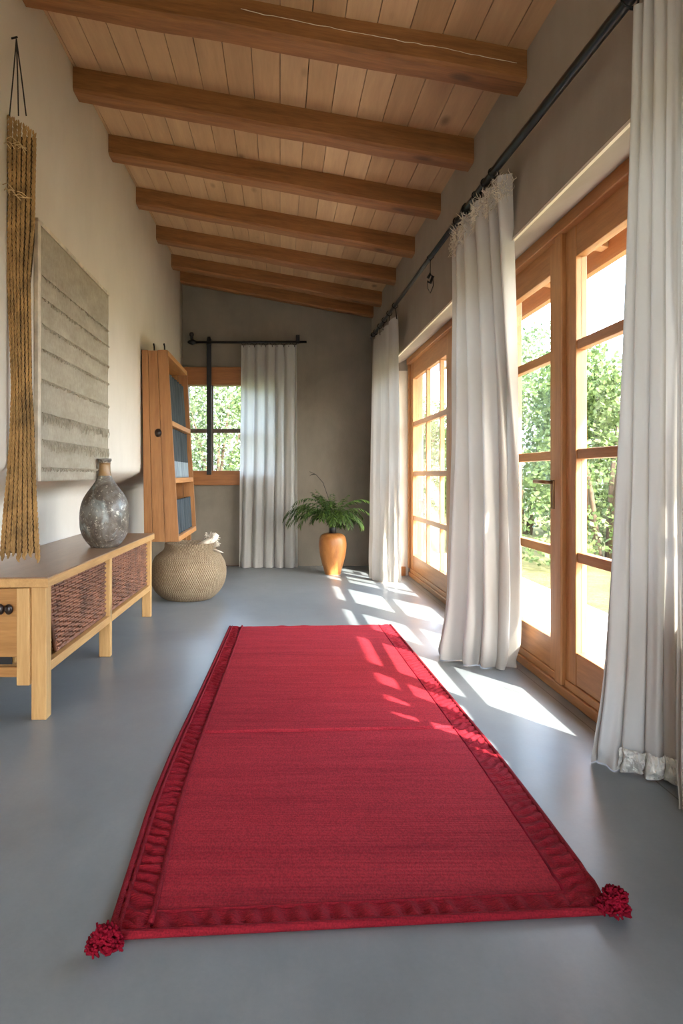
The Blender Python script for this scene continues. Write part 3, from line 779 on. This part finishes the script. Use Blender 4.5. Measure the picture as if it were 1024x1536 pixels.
for s in specs:
    # keep fronds clear of the back wall
    L = s[2] * 1.12 * (0.62 if math.sin(s[0]) > 0.35 else 1.0) * (0.88 if math.cos(s[0]) > 0.3 else 1.0)
    frond(s[0], s[1], L, s[3], s[4]).build('frond', M['frond'], pl)
for q in range(12):
    a = R.uniform(0, 2 * PI); frond(a, R.uniform(1.3, 1.5), R.uniform(0.32, 0.46), 0.7, 0.06, 10, 0.35).build('frond', M['frond'], pl)
m = MB(); m.tube([(px - .01, py, .46), (px - .04, py - .02, .75), (px - .10, py - .03, .92), (px - .17, py - .03, 1.0), (px - .235, py - .03, 1.03)], [.003, .003, .003, .003, .002], 5)
m.tube([(px - .18, py - .03, 1.005), (px - .215, py - .03, 1.0), (px - .235, py - .03, .985)], [.004, .004, .001], 5)
m.build('dry_stem', M['cord'], pl, smooth=True)

# ------------------------------------------------------------------ curtains
def curtain(name, top, bot, z_top, folds, amp0, amp1, label, mat, seed=0, nu=260, nv=110, bulge=None, z_bot=None, pool=0.0, ease=1.0, group=None, flare=None):
    m = MB()
    def cur(pts, s):
        return Vector((poly([(q[0], q[1]) for q in pts], s), poly([(q[0], q[2]) for q in pts], s), 0))
    def f(u, v):
        e = v ** ease
        p = cur(top, u).lerp(cur(bot, u), e)
        t2 = cur(top, min(1, u + .03)) - cur(top, max(0, u - .03)); b2 = cur(bot, min(1, u + .03)) - cur(bot, max(0, u - .03))
        tn = t2.normalized().lerp(b2.normalized(), e); tn.z = 0; tn.normalize()
        nr = Vector((-tn.y, tn.x, 0))
        zt = poly([(0, z_top[0]), (1, z_top[1])], u); zb = 0.004 if z_bot is None else poly([(0, z_bot[0]), (1, z_bot[1])], u)
        z = lerp(zt, zb, v)
        uu = u + 0.035 * noise.noise((u * 3 + seed, v * 1.1, seed)) + 0.012 * noise.noise((u * 9 + seed, v * 2.5, 3))
        ph = 2 * PI * folds * uu
        a = lerp(amp0, amp1, v) * (0.75 + 0.5 * noise.noise((u * 5 + seed, v * 0.8, 7)))
        d = a * (math.sin(ph) + 0.28 * math.sin(2.1 * ph + seed + v * 2))
        d += 0.012 * noise.noise((u * 14, v * 5, seed + 2)) * v
        if bulge: p += Vector(bulge) * math.sin(PI * v) * 1.0
        if flare and v > 0.82: p += Vector(flare) * ((v - 0.82) / 0.18) ** 2 * (1 - u) ** 2
        if pool and v > 0.93:
            k_ = (v - 0.93) / 0.07
            d += pool * k_ * k_ * (0.6 + noise.noise((u * 10, v * 20, seed))) - 0.0
            z = max(0.004, z + 0.018 * k_ * (noise.noise((u * 16, v * 30, seed)) + 0.3) * (1 - k_))
        return p + nr * d + tn * (0.35 * a * math.cos(ph)) + Vector((0, 0, z))
    m.grid(f, nu, nv)
    o = m.build(name, mat, None, smooth=True)
    x = sum(q[1] for q in bot) / len(bot); y = sum(q[2] for q in bot) / len(bot)
    rehome(o, (x, y, 0)); tag(o, label, 'curtain', group or 'white linen curtains'); o['fn'] = 0
    del o['fn']
    return o, f
def rings(par, f, n, rod, dz, mat, nm='curtain_ring'):
    """Clips joining the heading to the rod above."""
    for q in range(n):
        u = (q + 0.5) / n; p = f(u, 0.0); r = rod(p)
        m = MB(); pts = []
        for k_ in range(13):
            a = 2 * PI * k_ / 12; pts.append((r[0] + 0.022 * math.cos(a), r[1] + 0.004 * math.sin(a), r[2] - 0.004 + 0.022 * math.sin(a)))
        m.tube(pts, 0.003, 6)
        m.tube([(r[0], r[1], r[2] - 0.026), ((r[0] + p.x) / 2, (r[1] + p.y) / 2, (r[2] - 0.026 + p.z) / 2), (p.x, p.y, p.z - 0.02)], [0.004, 0.003, 0.005], 6)
        m.build(nm, mat, par, smooth=True)
# back-wall curtain and its rod
c1, f1 = curtain('curtain', [(0, -0.425, 7.19), (1, 0.185, 7.19)], [(0, -0.45, 7.15), (1, 0.20, 7.15)], (2.395, 2.40), 5.5, 0.02, 0.042,
                 'white linen curtain on the back wall, drawn half across the small window', M['sheer'], 1, z_bot=(0.004, 0.004))
ROD1 = lambda p: (p.x, 7.19, 2.425)
rings(c1, f1, 10, ROD1, 0, M['iron'])
r1 = empty('curtain_rod', (-0.35, 7.19, 2.42), 'black iron curtain rod with arrow finial on the back wall', 'curtain rod')
MB().tube([(-0.97, 7.19, 2.43), (-0.4, 7.19, 2.427), (0.285, 7.19, 2.432)], 0.013, 12).build('pole', M['iron'], r1, smooth=True)
m = MB(); m.tube([(-1.0, 7.19, 2.43), (-0.985, 7.19, 2.43), (-0.945, 7.19, 2.43), (-0.90, 7.19, 2.43)], [0.004, 0.02, 0.034, 0.012], 14)
m.build('finial', M['iron'], r1, smooth=True)
m = MB(); m.lathe([(0.001, 0), (0.012, 0.005), (0.012, 0.05), (0.022, 0.055), (0.026, 0.075), (0.02, 0.092), (0.001, 0.095)], (-0.955, 7.19, 2.44), 16)
m.tube([(-0.955, 7.19, 2.50), (-0.955, 7.30, 2.50)], 0.008, 8); m.build('wall_bracket', M['iron'], r1, smooth=True)
m = MB(); m.box(0.17, 0.21, 7.165, 7.3, 2.43, 2.505); m.build('wall_bracket', M['iron'], r1, bevel=0.006)
ib = MB(); ib.box(-0.795, -0.745, 7.215, 7.24, 1.0, 2.47); ib.tube([(-0.77, 7.205, 2.405), (-0.77, 7.205, 2.49)], [0.03, 0.018], 12)
o = ib.build('iron_strap', M['iron'], None, bevel=0.004); rehome(o, (-0.77, 7.23, 1.0)); tag(o, 'vertical black iron strap from the rod down over the back window', 'iron bar')

# long rod on the right wall
def rodp(y): return Vector((0.905, y, 2.0 + poly([(0.5, 0.24), (1.72, 0.222 + 0.01), (2.79, 0.285), (3.54, 0.300), (6.6, 0.365)], y)))
r2 = empty('curtain_rod', (0.905, 3.6, 2.3), 'long dark steel curtain rod running above the glazed doors', 'curtain rod')
MB().tube([rodp(y) for y in (0.3, 1.0, 1.72, 2.2, 2.79, 3.2, 3.54)], 0.017, 14).build('pole', M['rod'], r2, smooth=True)
MB().tube([rodp(y) for y in (3.50, 4.2, 5.0, 5.8, 6.62)], 0.0145, 14).build('pole', M['rod'], r2, smooth=True)
for y in (1.5, 3.25, 6.5):
    p = rodp(y); m = MB(); m.tube([p + Vector((0, -0.02, 0)), p + Vector((0, 0.02, 0))], 0.024, 12)
    m.tube([p, p + Vector((0.05, 0, 0.0)), (1.0, y, p.z)], 0.008, 8); m.tube([(0.99, y, p.z), (1.003, y, p.z)], 0.026, 12)
    m.build('wall_bracket', M['iron'], r2, smooth=True)
c2, f2 = curtain('curtain', [(0, 0.905, 6.46), (1, 0.905, 5.12)], [(0, 0.855, 6.42), (0.45, 0.94, 6.20), (1, 1.13, 6.17)], (2.31, 2.24), 3.5, 0.02, 0.03,
                 'narrow white linen curtain at the far end of the glazed doors', M['curtain'], 3, ease=0.7)
rings(c2, f2, 5, lambda p: rodp(p.y), 0, M['iron'])
c3, f3 = curtain('curtain', [(0, 0.90, 3.48), (0.6, 0.905, 2.98), (1, 0.95, 2.76)], [(0, 0.89, 3.66), (0.35, 1.0, 3.48), (0.7, 1.13, 3.40), (1, 1.225, 3.50)], (2.215, 2.245), 5, 0.034, 0.052,
                 'wide gathered white linen curtain hanging in the middle of the glazed doors', M['curtain'], 5, ease=0.8, bulge=(0.02, 0, 0), pool=0.045, flare=(-0.05, 0.02, 0))
rings(c3, f3, 5, lambda p: rodp(p.y), 0, M['iron'])
# frayed heading of the middle curtain
m = MB()
for q in range(1100):
    u = R.random(); p = f3(u, R.uniform(0, 0.035)) + Vector((-0.004, -0.004, 0)); d = Vector((R.uniform(-.03, .012), R.uniform(-.02, .02), R.uniform(-0.045, 0.04)))
    m.tube([p, p + d * 0.6 + Vector((R.uniform(-.012, .012), 0, 0)), p + d], [0.0016, 0.0014, 0.0006], 4)
tag(m.build('heading_fringe', M['fringe'], c3, smooth=True), 'frayed cream heading', None, None, 'stuff')
c4, f4 = curtain('curtain', [(0, 0.925, 1.74), (1, 0.94, 1.57)], [(0, 1.085, 2.30), (0.5, 1.19, 2.20), (1, 1.275, 2.14)], (2.2, 2.2), 4, 0.026, 0.044,
                 'heavy white linen curtain nearest the camera, edge puddled with lace on the floor', M['curtain'], 8, ease=1.15, pool=0.05, flare=(-0.035, 0.0, 0))
rings(c4, f4, 4, lambda p: rodp(p.y), 0, M['iron'])
m = MB()
def lacef(u, v):
    uu = lerp(0.25, 1.0, u); k_ = 0.5 + 0.8 * noise.noise((uu * 7, 3, 9))
    p = f4(uu, lerp(0.962 - 0.012 * k_, 1.0, v)); e = math.sin(PI * min(1, v + 0.12))
    h = 0.016 * noise.noise((uu * 45, v * 6, 1)) + 0.010 * noise.noise((uu * 110, v * 16, 5))
    return p + Vector((-0.3, -1.0, 0)) * (0.010 + 0.016 * e + h) + Vector((0, 0, 0.5 * h + 0.006))
m.grid(lacef, 260, 26)
m.v = [(a, b, max(0.003, c)) for a, b, c in m.v]
M['lace'] = plain('crumpled_lace', (206, 202, 194), 0.95, 0, 140, 0.1)
tag(m.build('lace_hem', M['lace'], c4, smooth=True), 'crumpled lace hem', None, None, 'stuff')
c5, f5 = curtain('curtain', [(0, 0.915, 1.545), (1, 0.93, 1.40)], [(0, 1.173, 1.985), (1, 1.235, 1.87)], (2.2, 2.2), 2.5, 0.012, 0.018,
                 'white linen curtain cut off by the right edge of the picture', M['curtain'], 12, ease=0.8, pool=0.015)
rings(c5, f5, 3, lambda p: rodp(p.y), 0, M['iron'])
# loose clip dangling from the rod
p = rodp(4.02); m = MB()
m.tube([p + Vector((0, 0, -0.013)), p + Vector((0.0, 0, -0.10))], 0.0022, 6)
m.tube([p + Vector((-0.015, 0, -0.125)), p + Vector((0, 0, -0.10)), p + Vector((0.015, 0, -0.115)), p + Vector((0.0, 0, -0.155)), p + Vector((-0.018, 0, -0.145))], [0.009, 0.011, 0.01, 0.008, 0.006], 8)
m.tube([p + Vector((-0.018, 0, -0.14)), p + Vector((-0.014, 0, -0.19)), p + Vector((0.0, 0, -0.215)), p + Vector((0.018, 0, -0.17)), p + Vector((0.016, 0, -0.12))], 0.0022, 6)
m.tube([p + Vector((-0.0, 0, 0.02)), p + Vector((-0.02, 0, 0)), p + Vector((0, 0, -0.02)), p + Vector((0.02, 0, 0)), p + Vector((0, 0, 0.02))], 0.003, 6)
o = m.build('curtain_clip', M['iron'], None, smooth=True); rehome(o, tuple(p - Vector((0, 0, 0.2)))); tag(o, 'empty black curtain clip with a wire loop dangling from the long rod', 'curtain clip')

# ------------------------------------------------------------------ rug
rg = empty('rug', (0.19, 2.9, 0), 'long crimson flatwoven runner rug with ruffled borders and corner pompoms', 'rug')
LX = [(0, -0.366), (0.2, -0.388), (0.33, -0.384), (0.64, -0.355), (1, -0.326)]
RX = [(0, 0.735), (0.03, 0.760), (0.18, 0.768), (0.31, 0.77), (0.63, 0.752), (1, 0.727)]
def sm(pts, t):
    return (poly(pts, t - 0.03) + poly(pts, t) + poly(pts, t + 0.03)) / 3 if 0.04 < t < 0.96 else poly(pts, t)
def rugp(u, v, z):
    x = lerp(sm(LX, v), sm(RX, v), u)
    y0 = lerp(1.433, 1.515, u); y1 = lerp(4.345, 4.40, u) + (0.012 * noise.noise((u * 12, 3, 1)))
    return Vector((x, lerp(y0, y1, v), z))
BW = 0.074; FW = 0.024
def fieldf(u, v):
    uu = lerp(BW, 1 - BW, u); vv = lerp(FW, 1, v)
    z = 0.010 + 0.0012 * noise.noise((uu * 4, vv * 14, 0)) + 0.0008 * noise.noise((uu * 3, vv * 70, 0))
    d = (vv - 0.383 + 0.004 * (uu - 0.5)) * 2.9
    z += 0.006 * math.exp(-((d - 0.008) / 0.006) ** 2) - 0.007 * math.exp(-((d + 0.004) / 0.005) ** 2)
    if v > 0.99: z += 0.006 * max(0, noise.noise((uu * 14, 0, 5)))
    return rugp(uu, vv, z)
m = MB(); m.grid(fieldf, 60, 1400); m.build('field', M['rug'], rg, smooth=True)
# solid base under everything
base = [rugp(0, 0, 0), rugp(1, 0, 0)]
m = MB()
def basef(u, v): return rugp(u, v, 0.006)
m.grid(basef, 40, 80); o = m.build('backing', M['rugband'], rg, solid=0.0055)
def ruf(s, c):   # ruffle height: s along, c across in 0..1
    a = math.sin(s * 150 + 5 * c + 3.5 * noise.noise((s * 9, c * 2, 0)))
    return 0.011 + 0.0062 * a * math.sin(PI * min(1, max(0, c))) + 0.0035 * noise.noise((s * 60, c * 5, 2))
def bandL(u, v): return rugp(BW * u, v, ruf(v * 2.9, u))
def bandR(u, v): return rugp(1 - BW * u, v, ruf(v * 2.9 + 9, u) * (0.92))
def bandF(u, v):
    a = math.sin(u * 1.1 * 125 + 2 * v + 3 * noise.noise((u * 8, 4, 0)))
    return rugp(u, FW * v, 0.011 + 0.0062 * a * math.sin(PI * v) + 0.002 * noise.noise((u * 50, v * 5, 2)))
m = MB(); m.grid(bandL, 14, 1400); m.grid(bandR, 14, 1400); m.grid(bandF, 700, 10)
m.build('ruffled_border', M['rugband'], rg, smooth=True)
m = MB()
def cord(fn, n, r): m.tube([fn(q / n) for q in range(n + 1)], r, 8)
cord(lambda t: rugp(0, t, 0.009), 80, 0.0085); cord(lambda t: rugp(0.014, t, 0.013), 80, 0.005)
cord(lambda t: rugp(BW, lerp(FW * 0.4, 1, t), 0.0125), 80, 0.0068)
cord(lambda t: rugp(1, t, 0.008), 80, 0.0075)
cord(lambda t: rugp(t, 0, 0.0095), 60, 0.0095)
cord(lambda t: rugp(lerp(BW, 1 - BW, t), FW, 0.0105), 60, 0.0045)
m.build('piping', M['rugcord'], rg, smooth=True)
m = MB(); cord(lambda t: rugp(1 - BW, lerp(FW, 1, t), 0.0085), 80, 0.0042); m.build('border_seam', M['tassel'], rg, smooth=True)
def pompom(c, n, spread, seed, lab):
    rr = random.Random(seed); m = MB()
    for ci in range(n):
        a = 2 * PI * ci / n + rr.uniform(-.2, .2); rad = spread * (0.35 if ci % 3 == 0 else 0.85)
        q0 = Vector((c[0] + rad * math.cos(a), c[1] + rad * 0.75 * math.sin(a), 0.022 + (0.022 if ci % 3 == 0 else 0.0)))
        for k_ in range(46):
            th = rr.uniform(0, 2 * PI); ph = math.acos(rr.uniform(-0.6, 1)); d = Vector((math.sin(ph) * math.cos(th), math.sin(ph) * math.sin(th), math.cos(ph)))
            L = rr.uniform(0.017, 0.023); e = q0 + d * L
            if e.z < 0.004: e.z = 0.004
            sd = d.orthogonal().normalized() * 0.004
            m.tube([q0, q0 + d * L * 0.6 + sd, e], [0.0022, 0.0034, 0.0026], 5)
    o = m.build('pompom', M['tassel'], rg, smooth=True); tag(o, lab)
pompom((-0.363, 1.388), 8, 0.027, 1, 'dark crimson yarn pompom at the front left corner')
pompom((0.758, 1.512), 10, 0.026, 2, 'dark crimson yarn pompom at the front right corner')

# ------------------------------------------------------------------ outside
GZ = -0.10
g = MB(); g.grid(lambda u, v: (lerp(-30, 40, u), lerp(-20, 50, v), GZ - 0.02 + 0.04 * noise.noise((u * 40, v * 40, 0))), 100, 100)
struct(g.build('ground', M['grass'], smooth=True), 'dry sunlit lawn outside the doors', 'ground')
g = MB(); g.box(1.42, 2.5, -2, 9, GZ - 0.05, GZ + 0.04); struct(g.build('patio', M['stone']), 'pale stone paving just outside the glazed doors', 'patio')
def shrub_mesh(nm, rx, ry, h, n, mat, seed):
    rr = random.Random(seed); m = MB()
    cl = []
    for q in range(26):
        a = rr.uniform(0, 2 * PI); t = rr.uniform(0.05, 0.95); r0 = math.sqrt(max(0.05, 1 - (t * 1.5 - 0.55) ** 2)) * rr.uniform(0.4, 0.85)
        cl.append((Vector((rx * r0 * math.cos(a), ry * r0 * math.sin(a), h * t)), rr.uniform(0.22, 0.4) * min(rx, h * 0.5)))
    for q in range(n):
        c, r0 = cl[rr.randrange(len(cl))]
        d = Vector((rr.gauss(0, 1), rr.gauss(0, 1), rr.gauss(0, 1))).normalized()
        p = c + d * r0 * rr.uniform(0.75, 1.12)
        if p.z < 0.05: p.z = rr.uniform(0.05, 0.4)
        a = Vector((rr.uniform(-1, 1), rr.uniform(-1, 1), rr.uniform(-0.9, 0.6))).normalized(); b = a.orthogonal().normalized()
        b = (b * math.cos(rr.uniform(0, 6)) + a.cross(b) * math.sin(rr.uniform(0, 6))).normalized()
        L = rr.uniform(0.05, 0.10); W = L * 0.32
        m.face([p, p + a * L * 0.5 - b * W, p + a * L, p + a * L * 0.5 + b * W])
    return m
protos = []
for i, (rx, ry, h, mt) in enumerate(((1.5, 1.4, 2.9, 'leaf'), (1.7, 1.5, 3.3, 'leaf2'), (1.2, 1.2, 2.3, 'leaf'))):
    o = empty('shrub', (0, 0, GZ)); fo = shrub_mesh('f', rx, ry, h, 17000, M[mt], 40 + i)
    fo.v = [(v[0], v[1], v[2] + GZ) for v in fo.v]
    fo.build('foliage', M[mt], o)
    tk = MB()
    for q in range(5):
        a = q * 1.3; tk.tube([(0.1 * math.cos(a), 0.1 * math.sin(a), GZ - 0.05), (0.3 * math.cos(a), 0.3 * math.sin(a), GZ + h * 0.4), (0.7 * math.cos(a), 0.7 * math.sin(a), GZ + h * 0.75)], [0.05, 0.035, 0.012], 6)
    tk.build('branch', M['bark'], o, smooth=True)
    protos.append(o)
spots = [(4.2, 8.6, 0, 'olive-green bush seen through the near glazed door, behind the lawn'),
         (6.9, 10.2, 1, 'taller grey-green bush rising behind the near glazed door panes'),
         (6.6, 6.6, 2, 'rounded low bush at the right edge of the lawn'),
         (4.6, 12.6, 1, 'pale bush standing farther off beyond the lawn'),
         (0.3, 10.8, 0, 'sunlit bush filling the right of the back window'),
         (-3.1, 11.4, 1, 'sunlit bush filling the left of the back window'),
         (-1.4, 14.6, 1, 'taller bush standing behind the others past the back window'),
         (3.6, 18.5, 0, 'distant pale green bush seen through the far glazed door'),
         (8.5, 18.0, 1, 'distant bush far right behind the lawn')]
sp = empty('sapling', (2.55, 1.0, GZ), 'slender leafy sapling growing on the paving edge outside the near doors', 'tree')
m = MB(); lv = MB(); rs = random.Random(4)
m.tube([(2.55, 1.0, GZ - 0.05), (2.52, 1.03, 0.7), (2.45, 1.05, 1.4), (2.42, 1.1, 2.0)], [0.02, 0.016, 0.012, 0.004], 7)
for q in range(8):
    z = 0.75 + q * 0.12; a = q * 2.4; L = rs.uniform(0.35, 0.6); p0 = Vector((2.48, 1.04, z))
    pts = [p0 + Vector((math.cos(a) * L * t, math.sin(a) * L * t, L * 0.45 * t * (1 - 0.3 * t))) for t in (0, .25, .5, .75, 1)]
    m.tube(pts, [0.008, 0.007, 0.005, 0.004, 0.002], 5)
    for k_ in range(7):
        t = rs.uniform(0.2, 1.0); b = p0 + (pts[-1] - p0) * t; d = Vector((rs.uniform(-1, 1), rs.uniform(-1, 1), rs.uniform(-.8, .4))).normalized()
        sd_ = d.orthogonal().normalized() * 0.014; L2 = rs.uniform(0.05, 0.09)
        lv.face([b, b + d * L2 * 0.5 - sd_, b + d * L2, b + d * L2 * 0.5 + sd_])
m.build('branch', M['bark'], sp, smooth=True); lv.build('foliage', M['leaf'], sp)
used = set()
for (x, y, i, lab) in spots:
    s = 0.92 if y < 11 else 1.1
    if i not in used: o = protos[i]; used.add(i)
    else:
        o = protos[i].copy(); C.objects.link(o)
        for ch in list(protos[i].children):
            c = ch.copy(); C.objects.link(c); c.parent = o
    o.location = (x, y, GZ); o.rotation_euler = (0, 0, x * 1.7); o.scale = (s, s, s)
    tag(o, lab, 'bush', 'bushes in the garden')
